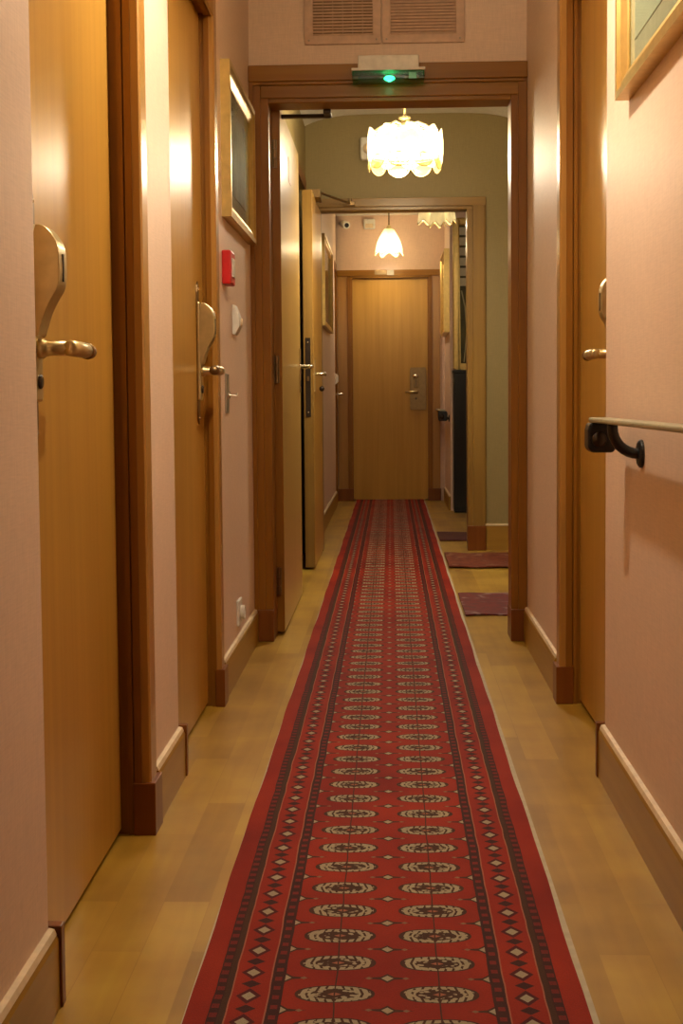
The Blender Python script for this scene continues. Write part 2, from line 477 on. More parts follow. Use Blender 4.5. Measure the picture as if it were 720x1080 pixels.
# end lobby
EL, ER, EW = -.50, .505, 1.25
w = B()
w.box((EL - .1, YP2 + .1, 0), (EL, 11.98, H3)); w.box((EL - .1, 11.98, 2.13), (EL, YF, H3)); w.box((EL - .1, 12.36, 0), (EL, YF + .1, H3))
struct(w, 'wall_end_left', 'pink', 'pink wall of the far lobby with a gilt picture', 'wall')
struct(B().box((ER, YM, 0), (EW + .1, YF + .1, H3)), 'wall_end_right', 'pink', 'pink corner wall of the far lobby beside the far door', 'wall')
struct(B().box((EW, YP2 + .1, 0), (EW + .1, YM, H3)), 'wall_end_side', 'pink', 'pink outer wall of the far lobby', 'wall')
w = B()
w.box((-.385, YF, 2.12), (.378, YF + .1, H3)); w.box((EL - .1, YF, 0), (-.385, YF + .1, H3)); w.box((.378, YF, 0), (ER, YF + .1, H3))
struct(w, 'wall_far', 'pink_dim', 'pink wall above and beside the far closed door', 'wall')
struct(B().box((EL - .1, YP2 + .1, H3), (EW + .1, YF + .1, H3 + .08)), 'ceiling_end', 'ceil', 'pale ceiling of the far lobby', 'ceiling')

# ------------------------------------------------------------------ skirting boards
def skirt_y(name, x, y0, y1, side, label, endblock=False, h=.118):
    s = 1 if side == 'L' else -1
    poly = [(x, 0), (x + s * .016, 0), (x + s * .016, h - .008), (x + s * .012, h), (x, h)]
    o = struct(B().prism(poly, 'y', y0, y1), name, 'skirt', label, 'baseboard')
    B().prism([(x, h), (x + s * .013, h), (x + s * .009, h + .009), (x, h + .011)], 'y', y0, y1).build('cap_strip', 'cream', o)['label'] = 'cream painted cap strip'
    if endblock:
        B().box((x - s * .03, y1, 0), (x + s * .020, y1 + .022, h + .014)).build('end_block', 'plinth', o, bev=.002)['label'] = 'dark red end block'
    return o
skirt_y('baseboard_left_near', WL, Y0, D1[0] - .015, 'L', 'wooden baseboard before the nearest lever door', True)
skirt_y('baseboard_left_mid', WL, D1[1] + .085, D2[0] - .015, 'L', 'short wooden baseboard between the two near doors', True)
skirt_y('baseboard_left_far', WL, D2[1] + .09, YP - .03, 'L', 'wooden baseboard under the white socket')
skirt_y('baseboard_right_near', WR, Y0, D3[0] - .015, 'R', 'long wooden baseboard under the near handrail', True, .125)
skirt_y('baseboard_right_far', WR, D3[1] + .09, YP - .03, 'R', 'wooden baseboard between the single door and the first frame', False, .125)
skirt_y('baseboard_hall_left', HL, YP + .12, 7.30, 'L', 'baseboard in the hall behind the open door leaf')
skirt_y('baseboard_end_left', EL, YP2 + .11, 11.93, 'L', 'baseboard of the far lobby below the gilt picture')
skirt_y('baseboard_end_right', ER, YM + .01, YF - .03, 'R', 'baseboard below the far lobby handrail')
o = struct(B().box((QR + .11, YP2 - .016, 0), (HR, YP2, .155)), 'baseboard_hall_back', 'skirtx', 'baseboard under the olive wall beside the second frame', 'baseboard')
B().box((QR + .11, YP2 - .018, .155), (HR, YP2, .165)).build('cap_strip', 'cream', o)

# ------------------------------------------------------------------ door casings along the corridor (far jamb + head)
def side_casing(name, side, x, dx, y, y0, ztop, label):
    """x wall face, dx door face, y = far door edge, y0 = near opening edge"""
    s = 1 if side == 'L' else -1
    back = x - s * T
    # jamb plan profile seen from above (x,y): deep stop, quirk, moulding
    pl = [(back, y), (dx - s * .004, y), (dx + s * .014, y), (dx + s * .014, y - .008), (dx + s * .026, y - .008), (dx + s * .026, y - .001),
          (dx + s * .030, y - .001), (dx + s * .030, y - .010), (x - s * .008, y - .010), (x - s * .008, y + .01), (back, y + .01)]
    o = struct(B().prism(pl, 'z', 0, ztop + .01), name, 'case', label, 'door casing')
    B().prism([(x - s * .008, y - .007), (x + s * .008, y - .007), (x + s * .012, y - .002), (x + s * .012, y + .060), (x + s * .008, y + .068), (x, y + .068), (x - s * .008, y + .009)], 'z', 0, ztop + .072).build('face_strip', 'amber', o)['label'] = 'face strip coloured lighter amber for the light it catches'  # amber colour stands in for light falling on the casing face
    pb = [(dx + s * .026, y - .014), (x + s * .022, y - .014), (x + s * .022, y + .076), (x, y + .076), (x, y - .010), (dx + s * .026, y - .010)]
    B().prism(pb, 'z', 0, .118).build('plinth_block', 'plinth', o, bev=.002)['label'] = 'dark red plinth block'
    # head
    hp = [(back, ztop), (dx + s * .016, ztop), (dx + s * .016, ztop - .008), (dx + s * .034, ztop - .008), (dx + s * .040, ztop - .012), (x + s * .006, ztop - .012),
          (x + s * .012, ztop - .004), (x + s * .012, ztop + .066), (x, ztop + .074), (back, ztop + .074)]
    B().prism(hp, 'y', y0, y - .002).build('head', 'caseh', o)
    return o
DX1, DX2, DX3 = -.598, -.578, .590
side_casing('trim_1', 'L', WL, DX1, D1[1], D1[0], 2.135, 'red brown casing at the far side of the nearest lever door')
side_casing('trim_2', 'L', WL, DX2, D2[1], D2[0], 2.135, 'red brown casing beside the red alarm box')
side_casing('trim_3', 'R', WR, DX3, D3[1], D3[0], 2.20, 'red brown casing of the door past the near handrail')

# ------------------------------------------------------------------ hotel lock set
def lockset(par, x, y, z, s, d, axis='x', scale=1.):
    """x door face; s = +1 faces +x; d = direction of lever along y. z lever height"""
    def P(a, b, c): return (x + s * a, y + b * scale, z + c * scale)   # out, along, up
    def bx(b, a0, a1): return b.box(P(*a0), P(*a1))
    w = .021
    poly = [(y - w, z - .125), (y - w * .6, z - .150), (y, z - .160), (y + w * .6, z - .150), (y + w, z - .125), (y + w, z + .235), (y + w * .6, z + .258), (y, z + .268), (y - w * .6, z + .258), (y - w, z + .235)]
    o1 = B().prism(poly, 'x', x, x + s * .004).build('back_plate', 'bronze', par, bev=.001)
    for zz in (-.140, .245):
        for yy in (-.007, .007):
            B().sphere(P(.0045, yy, zz), .004, .5, 1, 1, 10).build('screw', 'steel', o1)
    o2 = B().box(P(0.003, -.026, -.088), P(.012, .026, .205)).build('lock_plate', 'brass', par, bev=.004)
    B().lathe([(.0001, .0), (.012, .0), (.012, .004), (.009, .006), (.0001, .006)], P(.011, 0, -.055), 'x', 16).build('key_cylinder', 'darkmetal', o2)
    # reader housing, profile in (x,z)
    pr = [(.010, .200), (.026, .203), (.040, .192), (.052, .172), (.055, .150), (.055, .115), (.052, .098), (.040, .080), (.030, .060), (.022, .035), (.018, .020), (.010, .018)]
    for _ in range(2):
        pr = [q for i, p in enumerate(pr) for q in ((.75 * p[0] + .25 * pr[(i + 1) % len(pr)][0], .75 * p[1] + .25 * pr[(i + 1) % len(pr)][1]), (.25 * p[0] + .75 * pr[(i + 1) % len(pr)][0], .25 * p[1] + .75 * pr[(i + 1) % len(pr)][1]))]
    hb = B().prism([(x + s * a, z + c) for a, c in pr], 'y', y - .027, y + .027).build('card_reader', 'brass', par, bev=.006)
    B().box(P(.0525, -.004, .110), P(.0560, .004, .155)).build('card_slot', 'darkmetal', hb)
    # lever
    lv = B().lathe([(.0165, .010), (.0165, .020), (.0135, .024), (.0125, .030), (.0125, .060)], (x, y, z), 'x', 18) if s > 0 else \
         B().lathe([(.0165, -.010), (.0165, -.020), (.0135, -.024), (.0125, -.030), (.0125, -.060)], (x, y, z), 'x', 18)
    lv.tube([P(.066, -d * .014, 0), P(.067, -d * .010, 0), P(.068, d * .05, .0), P(.067, d * .105, 0)], [.010, .0135, .0140, .0135], 12)
    lo = lv.build('lever_handle', 'brass', par, smooth=True)
    B().tube([P(.0675, d * .100, 0), P(.067, d * .120, -.001), P(.066, d * .142, -.001)], [.0145, .0145, .0125], 12).build('lever_tip', 'bronze', lo, smooth=True)

def door_y(name, x, s, y0, y1, zt, label, thick=.042, mat='door'):
    e = empty(name, (x, (y0 + y1) / 2, 0), label, 'door', kind='structure')
    B().box((x - s * thick, y0, .012), (x, y1, zt)).build('door_panel', mat, e, bev=.002)
    return e
d = door_y('door_1', DX1, 1, D1[0] - .02, D1[1] - .002, 2.13, 'nearest honey maple door with brass card lock and lever')
lockset(d, DX1, 2.195, 1.047, 1, 1)
d.rotation_euler.z = math.radians(.55)
d = door_y('door_2', DX2, 1, D2[0] + .004, D2[1] - .002, 2.13, 'honey maple door beside the red alarm box')
lockset(d, DX2, 3.975, 1.046, 1, -1)
d = door_y('door_3', DX3, -1, D3[0] + .004, D3[1] - .002, 2.195, 'honey maple door past the end of the near handrail')
lockset(d, DX3, 3.455, 1.070, -1, 1)
d.rotation_euler.z = math.radians(.55)

# ------------------------------------------------------------------ first portal frame
y = YP
def leg(b, xa, xb, zt, yf, steps):
    for (a, c, dy) in steps: b.box((a, yf - dy, 0), (c, yf + .115, zt))
t = B()
t.box((-.543, y - .020, 0), (-.500, y, 2.19)); t.box((-.502, y - .012, 0), (-.470, y + .125, 2.15))
left = t
left.box((-.545, y - .028, 0), (-.528, y, 2.20))
o = struct(left, 'trim_4', 'case', 'red brown frame of the first open doorway', 'door frame', bev=.002)
B().box((PR, y - .012, 0), (.500, y + .125, 2.15)).box((.498, y - .022, 0), (.532, y, 2.20)).build('frame_leg', 'case', o, bev=.002)
h = B()
h.box((-.545, y - .040, 2.188), (WR, y, 2.250)); h.box((-.530, y - .028, 2.176), (WR - .01, y, 2.190))
h.box((-.500, y - .016, 2.128), (.505, y + .125, 2.178)); h.box((-.474, y - .006, PT), (.471, y + .125, 2.132))
h.build('head', 'caseh', o, bev=.003)
B().box((-.546, y - .036, 0), (-.468, y + .128, .125)).build('plinth_block', 'plinth', o, bev=.002)['label'] = 'dark red plinth block'
B().box((PR - .003, y - .036, 0), (WR, y + .128, .125)).build('plinth_block', 'plinth', o, bev=.002)['label'] = 'dark red plinth block'

# open leaf of the first doorway
L0, L1, LX = 5.37, 6.44, -.437
d = empty('door_4', (LX - .02, L0, 0), 'maple door leaf, coloured paler for chandelier light, standing open inside the first doorway', 'door', kind='structure')
B().box((LX - .044, L0, .012), (LX, L1, 2.135)).build('door_panel', 'leaf', d, bev=.002)
B().box((LX - .043, L0 - .004, .012), (LX - .001, L0 + .001, 2.133)).build('edge_strip', 'case', d)['label'] = 'dark stained hinge edge'
for zz in (1.94, 1.08, .22):
    hg = B()
    hg.box((LX - .035, L0 - .008, zz - .055), (LX - .012, L0 - .003, zz + .055))
    for k in range(3): hg.lathe([(.0001, -.017), (.008, -.017), (.008, .017), (.0001, .017)], (LX - .022, L0 - .012, zz - .038 + k * .038), 'z', 12)
    hg.build('hinge', 'bronze', d)
lp = B().box((LX, L1 - .085, .99), (LX + .006, L1 - .045, 1.20)).build('lock_plate', 'steel', d, bev=.002)
B().box((LX + .006, L1 - .070, 1.02), (LX + .009, L1 - .060, 1.05)).build('keyhole', 'darkmetal', lp)
B().tube([(LX + .004, L1 - .065, 1.115), (LX + .052, L1 - .065, 1.115), (LX + .060, L1 - .080, 1.114), (LX + .058, L1 - .175, 1.110)], [.010, .010, .010, .008], 12).build('lever_handle', 'steel', d, smooth=True)
B().box((LX, 5.79, 1.90), (LX + .0015, 5.92, 2.005)).build('sticker', 'sticker', d)['label'] = 'small faded pink sticker'
ca = B()
ca.box((-.445, 5.44, 2.098), (-.235, 5.468, 2.112)); ca.box((-.262, 5.36, 2.100), (-.232, 5.468, 2.114)); ca.box((-.262, 5.352, 2.095), (-.232, 5.372, 2.17))
ca.build('closer_arm', 'darkmetal', d, bev=.002)['label'] = 'dark folding door closer arm'

# ------------------------------------------------------------------ dark doorway frame and second leaf
o = struct(B().box((HL, 7.30, 0), (HL + .012, 7.36, 2.30)).box((HL, 8.2, 0), (HL + .012, 8.255, 2.30)).box((HL, 7.36, 2.235), (HL + .012, 8.2, 2.30)), 'trim_5', 'plinth', 'dark frame around the black open doorway', 'door frame', bev=.002)
d = empty('door_5', (-.455, 8.33, 0), 'maple door leaf open edge-on in front of the black doorway', 'door', kind='structure')
B().box((-.485, 7.42, .012), (-.430, 8.34, 2.118)).build('door_panel', 'door', d, bev=.002)
B().box((-.484, 7.415, .013), (-.431, 7.421, 2.117)).build('edge_strip', 'case2', d)['label'] = 'darker brown lock edge'
lk = B().box((-.474, 7.411, .86), (-.446, 7.416, 1.30)).build('lock_faceplate', 'darkmetal', d, bev=.001)
B().box((-.466, 7.405, 1.06), (-.454, 7.412, 1.085)).build('latch_bolt', 'bronze', lk, bev=.001)
for zz in (.885, 1.275): B().sphere((-.46, 7.411, zz), .0045, 1, .5, 1, 10).build('screw', 'steel', lk)
B().tube([(-.432, 7.50, 1.10), (-.380, 7.50, 1.10), (-.372, 7.515, 1.10), (-.374, 7.62, 1.098)], [.010, .010, .0105, .009], 12).build('lever_handle', 'steel', d, smooth=True)
B().box((-.430, 7.47, 1.0), (-.425, 7.53, 1.18)).build('lock_plate', 'brass', d, bev=.001)
B().sphere((-.412, 7.95, 1.02), .016).build('door_stop_knob', 'darkmetal', d, smooth=True)['label'] = 'small dark knob'
ca = B()
ca.box((-.46, 7.70, 2.118), (-.40, 7.92, 2.165)); ca.tube([(-.43, 7.80, 2.168), (-.245, 8.315, 2.168)], .008, 8)
ca.box((-.285, 8.30, 2.155), (-.215, 8.345, 2.178)); ca.tube([(-.245, 8.32, 2.16), (-.245, 8.32, 2.20)], .010, 10)
ca.build('door_closer', 'bronze', d, bev=.002)['label'] = 'bronze overhead closer with arm'

# ------------------------------------------------------------------ second portal frame
y = YP2
t = B()
t.box((-.520, y - .022, 0), (-.432, y + .12, 2.13)); t.box((QR, y - .010, 0), (.515, y + .12, 2.13)); t.box((.513, y - .024, 0), (.588, y, 2.205)); t.box((.585, y - .016, 0), (.596, y, 2.205))
o = struct(t, 'trim_6', 'case2', 'amber wooden frame of the second open doorway', 'door frame', bev=.003)
B().box((-.52, y - .026, 2.150), (.596, y, 2.203)).box((-.47, y - .012, QT), (.515, y + .12, 2.152)).build('head', 'case2h', o, bev=.003)
B().box((QR - .002, y - .036, 0), (.592, y, .155)).build('plinth_block', 'plinth', o, bev=.003)['label'] = 'dark red plinth block'

# ------------------------------------------------------------------ far door with casing
y = YF
o = struct(B().box((-.368, y - .022, 0), (-.352, y + .03, 2.10)).box((-.40, y - .030, 0), (-.366, y, 2.125)), 'trim_7', 'case', 'red brown casing of the far closed door', 'door casing', bev=.002)
B().box((.345, y - .022, 0), (.362, y + .03, 2.10)).box((.36, y - .030, 0), (.388, y, 2.125)).build('inner_leg', 'case', o, bev=.002)
B().box((-.493, y - .020, 0), (-.398, y, 2.10)).build('outer_leg', 'amber', o, bev=.002)
B().box((.386, y - .020, 0), (.46, y, 2.10)).build('outer_leg', 'amber', o, bev=.002)
B().box((-.495, y - .034, 2.094), (.462, y, 2.150)).box((-.368, y - .024, 2.076), (.362, y + .03, 2.096)).build('head', 'caseh', o, bev=.003)
for a, c in ((-.497, -.352), (.345, .464)):
    B().box((a, y - .038, 0), (c, y, .115)).build('plinth_block', 'plinth', o, bev=.002)['label'] = 'dark red plinth block'
d = empty('door_6', (-.003, y + .02, 0), 'far closed maple door at the end of the runner', 'door', kind='structure')
B().box((-.353, y + .006, .012), (.346, y + .045, 2.078)).build('door_panel', 'door', d, bev=.002)
yf = y + .006
pl = B().prism([(.185, .85), (.325, .85), (.33, .87), (.33, 1.225), (.322, 1.245), (.188, 1.245), (.18, 1.225), (.18, .87)], 'y', yf - .010, yf).build('lock_plate', 'bronze', d, bev=.002)
B().sphere((.232, yf - .016, 1.165), .026, 1.1, .7, .75).build('thumb_knob', 'steel', pl, smooth=True)
B().box((.214, yf - .024, 1.06), (.256, yf - .008, 1.15)).build('card_reader', 'bronze', pl, bev=.004)
B().box((.233, yf - .026, 1.07), (.238, yf - .023, 1.145)).build('card_slot', 'darkmetal', pl)
B().lathe([(.0001, -.014), (.010, -.014), (.010, -.008), (.0001, -.008)], (.235, yf, .955), 'y', 12).build('key_cylinder', 'darkmetal', pl)
B().tube([(.245, yf - .008, 1.018), (.245, yf - .055, 1.018), (.232, yf - .062, 1.018), (.135, yf - .058, 1.016)], [.012, .012, .012, .010], 12).build('lever_handle', 'brass', d, smooth=True)
e = empty('door_plaque', (-.035, y - .036, 2.10), 'small two-tone room plaque above the far door', 'plaque')
B().box((-.145, y - .037, 2.104), (-.035, y - .034, 2.146)).build('plaque_plate', 'bronze', e, bev=.001)
B().box((-.030, y - .037, 2.100), (.035, y - .034, 2.148)).build('number_tile', 'mat_board', e, bev=.001)
# narrow door in the side niche
d = door_y('door_7', EL - .045, 1, 11.985, 12.358, 2.125, 'narrow maple door in the corner beside the far door')
xx = EL - .045
B().box((xx, 12.02, .93), (xx + .010, 12.065, 1.22)).build('lock_plate', 'brass', d, bev=.002)
B().prism([(xx + .008, 1.20), (xx + .04, 1.195), (xx + .075, 1.17), (xx + .075, 1.11), (xx + .03, 1.07), (xx + .008, 1.06)], 'y', 12.02, 12.065).build('card_reader', 'steel', d, bev=.004)
B().tube([(xx + .008, 12.045, 1.0), (xx + .105, 12.045, 1.0), (xx + .112, 12.06, 1.0), (xx + .108, 12.16, .998)], [.011, .011, .011, .009], 10).build('lever_handle', 'steel', d, smooth=True)
o = struct(B().box((EL - .1, 12.355, 0), (EL + .004, 12.41, 2.20)).box((EL - .1, 11.98, 2.125), (EL + .004, 12.36, 2.20)), 'trim_8', 'case', 'casing of the narrow corner door', 'door casing', bev=.002)

# ------------------------------------------------------------------ rugs
hw = .311
r = B()
ny = 60
def rugtop(a, b):
    yy = 1.2 + (12.38 - 1.2) * a
    xx = RUG_X + (b * 2 - 1) * (hw + .0015 * math.sin(yy * 5.1) + .001 * math.sin(yy * 13))
    return (xx, yy, .010)
r.grid(rugtop, 90, 8)
e = empty('runner_rug', (RUG_X, 1.2, 0), 'long red patterned runner down the middle of the corridor', 'rug')
ob = r.build('pile', 'rug', e, fix=False)
for p in ob.data.polygons: pass
md = ob.modifiers.new('s', 'SOLIDIFY'); md.thickness = .007; md.offset = -1
B().box((RUG_X - hw - .006, 1.2, .0005), (RUG_X + hw + .014, 12.385, .0032)).build('backing', 'mat_board', e)['label'] = 'pale backing edge'
def side_rug(mat, x0, x1, y0, y1, label):
    def f(a, b):
        return (x0 + (x1 - x0) * a, y0 + (y1 - y0) * b + .012 * math.sin(a * 9 + y0), .008 + .002 * math.sin(a * 14 + b * 7))
    ob = B().grid(f, 24, 8).build('side_rug', mat)
    md = ob.modifiers.new('s', 'SOLIDIFY'); md.thickness = .006; md.offset = -1
    tag(ob, label, 'rug', 'side rugs branching off the runner')
side_rug('runA', .322, .80, 5.81, 6.46, 'worn mauve side rug just past the first doorway')
side_rug('runB', .322, .80, 7.44, 8.10, 'rust red side rug in front of the second frame')
side_rug('runC', .322, 1.18, 8.87, 9.43, 'dark plum side rug beyond the second frame')

# ------------------------------------------------------------------ handrails
def handrail(y0, y1, xw, z, label, capr, w, brackets, group):
    xo = xw - .040 - w; xi = xw - .040
    e = empty('handrail', (xw, y1, z), label, 'handrail', group)
    B().box((xo, y0, z - .011), (xi, y1, z)).build('rail_strip', 'railtop', e, bev=.004)
    cx = (xo + xi) / 2
    c = B().prism([(cx - capr, z - .018 - capr * .3), (cx - capr, z - .018 - capr * 1.6), (cx - capr * .7, z - .018 - capr * 1.95), (cx + capr * .8, z - .018 - capr * 1.95), (cx + capr, z - .018 - capr * 1.7), (cx + capr, z - .018 - capr * .5), (cx + capr * .85, z - .012), (cx - capr * .85, z - .012)], 'y', y1 - .050, y1 + .008)
    cap = c.build('end_cap', 'black', e, bev=.008)
    B().lathe([(.0001, -.004), (capr * .5, -.004), (capr * .55, 0), (.0001, .004)], (cx - capr * .2, y1 - .052, z - .018 - capr * 1.0), 'y', 16).build('cap_plug', 'darkmetal', cap, smooth=True)
    for by in brackets:
        pts = []
        for k in range(9):
            a = k / 8 * PI / 2
            R = .055
            pts.append((cx + R * (1 - math.cos(a)), by, z - .020 - R * math.sin(a)))
        pts = [(cx, by, z - .012)] + pts + [(xw - .004, by, pts[-1][2])]
        br = B().tube(pts, .0115, 12).build('bracket', 'black', e, smooth=True)
        B().lathe([(.0001, 0), (.030, 0), (.030, -.006), (.024, -.010), (.0001, -.011)], (xw, by, pts[-1][2]), 'x', 20).build('rosette', 'black', br, bev=.001)
    return e
handrail(.2, 3.03, WR, .913, 'near pale handrail with black end on pink wall', .031, .046, (2.84, 1.3), 'handrails on black brackets')
handrail(12.40, 11.36, ER, .858, 'far short handrail with black end by the far door', .040, .050, (11.48, 12.2), 'handrails on black brackets')

# ------------------------------------------------------------------ pictures on the long walls
def picture(x, s, y0, y1, z0, z1, label, art, fw=.055, dep=.032, matw=.05):
    e = empty('framed_picture', (x, (y0 + y1) / 2, z0), label, 'picture', 'gilt framed pictures along the corridor')
    prof = [(0, 0), (dep, 0), (dep, fw * .3), (dep * .75, fw * .42), (dep * .75, fw * .6), (dep * .45, fw * .95), (dep * .35, fw), (0, fw)]
    b = B()
    # four mitred sides
    def ring(o, ins):
        return [(x + s * o, y0 + ins, z0 + ins), (x + s * o, y1 - ins, z0 + ins), (x + s * o, y1 - ins, z1 - ins), (x + s * o, y0 + ins, z1 - ins)]
    rs = [[b.bm.verts.new(p) for p in ring(*q)] for q in prof]
    for q, w2 in zip(rs, rs[1:] + rs[:1]):
        for k in range(4): b.bm.faces.new([q[k], q[(k + 1) % 4], w2[(k + 1) % 4], w2[k]])
    b.build('frame', 'gold', e)
    B().box((x + s * .002, y0 + fw * .8, z0 + fw * .8), (x + s * .007, y1 - fw * .8, z1 - fw * .8)).build('mat_board', 'mat_board', e)
    m2 = fw + matw
    B().box((x + s * .006, y0 + m2, z0 + m2), (x + s * .0085, y1 - m2, z1 - m2)).build('print', art, e)
    B().box((x + s * .0105, y0 + fw * .75, z0 + fw * .75), (x + s * .012, y1 - fw * .75, z1 - fw * .75)).build('glass', 'glass', e)
    return e
picture(WL, 1, 4.34, 5.14, 1.555, 2.06, 'dark print in gilt frame beside the first doorway', 'art_dark')
picture(WR, -1, 2.20, 3.01, 1.615, 2.15, 'pale print in gilt frame high above the near handrail', 'art_pale')
picture(EL, 1, 9.62, 10.95, 1.49, 2.15, 'gilt picture on the lobby wall just past the edge-on door leaf', 'art_gold')
picture(ER, -1, 11.42, 12.32, 1.52, 2.23, 'gilt picture above the far short handrail', 'art_gold', dep=.045)

# ------------------------------------------------------------------ small fittings on the corridor wall
x = WL
e = empty('fire_alarm_call_point', (x, 4.37, 1.33), 'red fire alarm call point on pink wall', 'fire alarm')
B().box((x, 4.315, 1.335), (x + .030, 4.435, 1.445)).build('housing', 'red', e, bev=.006)
B().box((x + .030, 4.345, 1.36), (x + .034, 4.405, 1.42)).build('break_glass', 'white', e, bev=.001)
e = empty('thermostat', (x, 4.58, 1.18), 'white wedge-shaped wall thermostat below the red alarm box', 'thermostat')
B().prism([(x, 1.185), (x + .010, 1.183), (x + .026, 1.212), (x + .026, 1.24), (x + .010, 1.285), (x, 1.287)], 'y', 4.58, 4.66).build('housing', 'white', e, bev=.003)
B().lathe([(.0001, 0), (.014, 0), (.014, .008), (.0001, .008)], (x + .024, 4.62, 1.226), 'x', 16).build('dial', 'cream', e)
e = empty('key_switch', (x, 4.40, .90), 'slim grey metal key switch plate beside the door casing', 'switch')
B().box((x, 4.36, .915), (x + .005, 4.435, 1.045)).build('plate', 'grey', e, bev=.001)
B().lathe([(.012, .004), (.012, .012), (.0001, .013)], (x, 4.40, .975), 'x', 14).build('key_barrel', 'steel', e)
B().tube([(x + .012, 4.40, .975), (x + .034, 4.40, .972), (x + .036, 4.402, .980)], .003, 8).build('key', 'steel', e)
e = empty('wall_socket', (x, 4.66, .165), 'white wall socket just above the baseboard', 'socket')
B().box((x, 4.60, .165), (x + .010, 4.70, .255)).build('plate', 'white', e, bev=.003)
sk = B().lathe([(.0001, .010), (.025, .010), (.025, .024), (.021, .024), (.021, .013), (.0001, .013)], (x, 4.655, .207), 'x', 20).build('outlet', 'white', e)
for yy in (-.009, .009): B().lathe([(.0001, .0131), (.0028, .0131), (.0028, .014), (.0001, .014)], (x, 4.655 + yy, .207), 'x', 8).build('pin_hole', 'black', sk)

# ------------------------------------------------------------------ vents and exit light above the first portal
def vent(x0, x1, mat2, label):
    z0, z1 = 2.332, 2.575
    e = empty('ventilation_grille', ((x0 + x1) / 2, YP, z0), label, 'vent', 'vents above the first doorway')
    f = .032
    b = B(); b.box((x0, YP - .012, z0), (x1, YP, z0 + f)).box((x0, YP - .012, z1 - f), (x1, YP, z1)).box((x0, YP - .012, z0 + f), (x0 + f, YP, z1 - f)).box((x1 - f, YP - .012, z0 + f), (x1, YP, z1 - f))
    fo = b.build('frame', 'grille', e, bev=.002)
    for xx in (x0 + f * .5, x1 - f * .5):
        B().sphere((xx, YP - .012, z0 + f * .5), .004, 1, .5, 1, 8).build('screw', 'grey', fo)
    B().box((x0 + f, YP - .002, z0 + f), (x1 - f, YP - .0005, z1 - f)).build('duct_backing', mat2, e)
    n = 15
    for k in range(n):
        zz = z0 + f + (k + .5) * (z1 - z0 - 2 * f) / n
        B().prism([(YP - .011, zz - .0045), (YP - .009, zz - .0055), (YP - .004, zz + .003), (YP - .006, zz + .004)], 'x', x0 + f, x1 - f).build('slat', 'grille', e)
    for k in range(1, 6):
        xx = x0 + f + k * (x1 - x0 - 2 * f) / 6
        B().box((xx - .0015, YP - .005, z0 + f), (xx + .0015, YP - .002, z1 - f)).build('divider', 'grille', e)
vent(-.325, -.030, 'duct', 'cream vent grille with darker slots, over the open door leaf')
vent(-.024, .292, 'grille', 'cream vent grille with paler slots beside its darker twin')

e = empty('emergency_light', (-.003, YP - .04, 2.17), 'white emergency exit light with green lamp above the first doorway', 'exit light')
B().box((-.118, YP - .115, 2.212), (.114, YP - .030, 2.262)).build('housing', 'white', e, bev=.004)
B().box((-.142, YP - .125, 2.203), (.138, YP - .035, 2.213)).build('lip', 'white', e, bev=.002)
ln = B()
ln.box((-.139, YP - .122, 2.168), (.135, YP - .038, 2.203)); ln.build('lens', 'lens', e, bev=.004)
B().sphere((.002, YP - .075, 2.183), .013, 1.6, 1, .8).build('green_lamp', 'led', e, smooth=True)
B().box((-.118, YP - .06, 2.172), (.06, YP - .056, 2.196)).build('reflector', 'darkmetal', e)
B().box((.075, YP - .118, 2.172), (.105, YP - .114, 2.196)).build('lens_label', 'white', e)

# ------------------------------------------------------------------ fittings further in
e = empty('alarm_sounder', (-.135, YP2, 2.38), 'white alarm box on olive wall, half behind the hall chandelier', 'alarm')
B().box((-.180, YP2 - .045, 2.435), (-.075, YP2, 2.575)).build('housing', 'white', e, bev=.012)
B().lathe([(.035, -.045), (.030, -.058), (.0001, -.062)], (-.128, YP2, 2.505), 'y', 18).build('speaker', 'cream', e, smooth=True)
e = empty('security_camera', (-.41, YF, 2.52), 'small white security camera with dark lens on far pink wall', 'camera')
B().tube([(-.46, YF - .002, 2.585), (-.44, YF - .05, 2.585), (-.415, YF - .08, 2.575)], .012, 10).build('mount', 'white', e, smooth=True)
cb = B().tube([(-.43, YF - .05, 2.575), (-.395, YF - .16, 2.548)], [.032, .034], 18).build('camera_body', 'white', e)
B().tube([(-.395, YF - .158, 2.548), (-.3935, YF - .165, 2.5465)], [.022, .020], 16).build('lens', 'black', cb)
e = empty('motion_sensor', (-.18, YF, 2.515), 'white sensor box on far pink wall beside the camera', 'sensor')
B().box((-.243, YF - .045, 2.525), (-.135, YF, 2.62)).build('housing', 'white', e, bev=.014)
B().box((-.225, YF - .050, 2.535), (-.153, YF - .044, 2.575)).build('lens', 'cream', e, bev=.004)

# ------------------------------------------------------------------ black cabinet and mirror-picture in the lobby
e = empty('cabinet', (.84, 11.18, 0), 'tall black cabinet standing under the gilt panel', 'cabinet')
B().box((.522, 11.075, .02), (1.15, 11.295, 1.165)).build('carcass', 'blackwood', e, bev=.003)
B().box((.515, 11.065, 1.165), (1.16, 11.297, 1.19)).build('top_board', 'blackwood', e, bev=.004)
B().box((.527, 11.09, 0), (1.14, 11.28, .02)).build('base', 'blackwood', e)
for a, c in ((.532, .84), (.846, 1.14)):
    dd = B().box((a, 11.066, .05), (c, 11.076, 1.15)).build('cabinet_door', 'blackwood', e, bev=.002)
    B().sphere((.815 if a < .6 else .87, 11.058, .62), .011).build('knob', 'darkmetal', dd, smooth=True)
e = empty('gilt_panel', (.82, YM - .02, 1.195), 'tall gilt framed panel with pale bands over dark stems, above the black cabinet', 'picture')
ym = YM - .002
z0, z1 = 1.20, 2.46
b = B(); b.box((.526, ym - .04, z0), (.582, ym, z1)).box((1.04, ym - .04, z0), (1.096, ym, z1)).box((.582, ym - .04, z1 - .056), (1.04, ym, z1)).box((.582, ym - .04, z0), (1.04, ym, z0 + .05))
b.build('frame', 'gold', e, bev=.010)
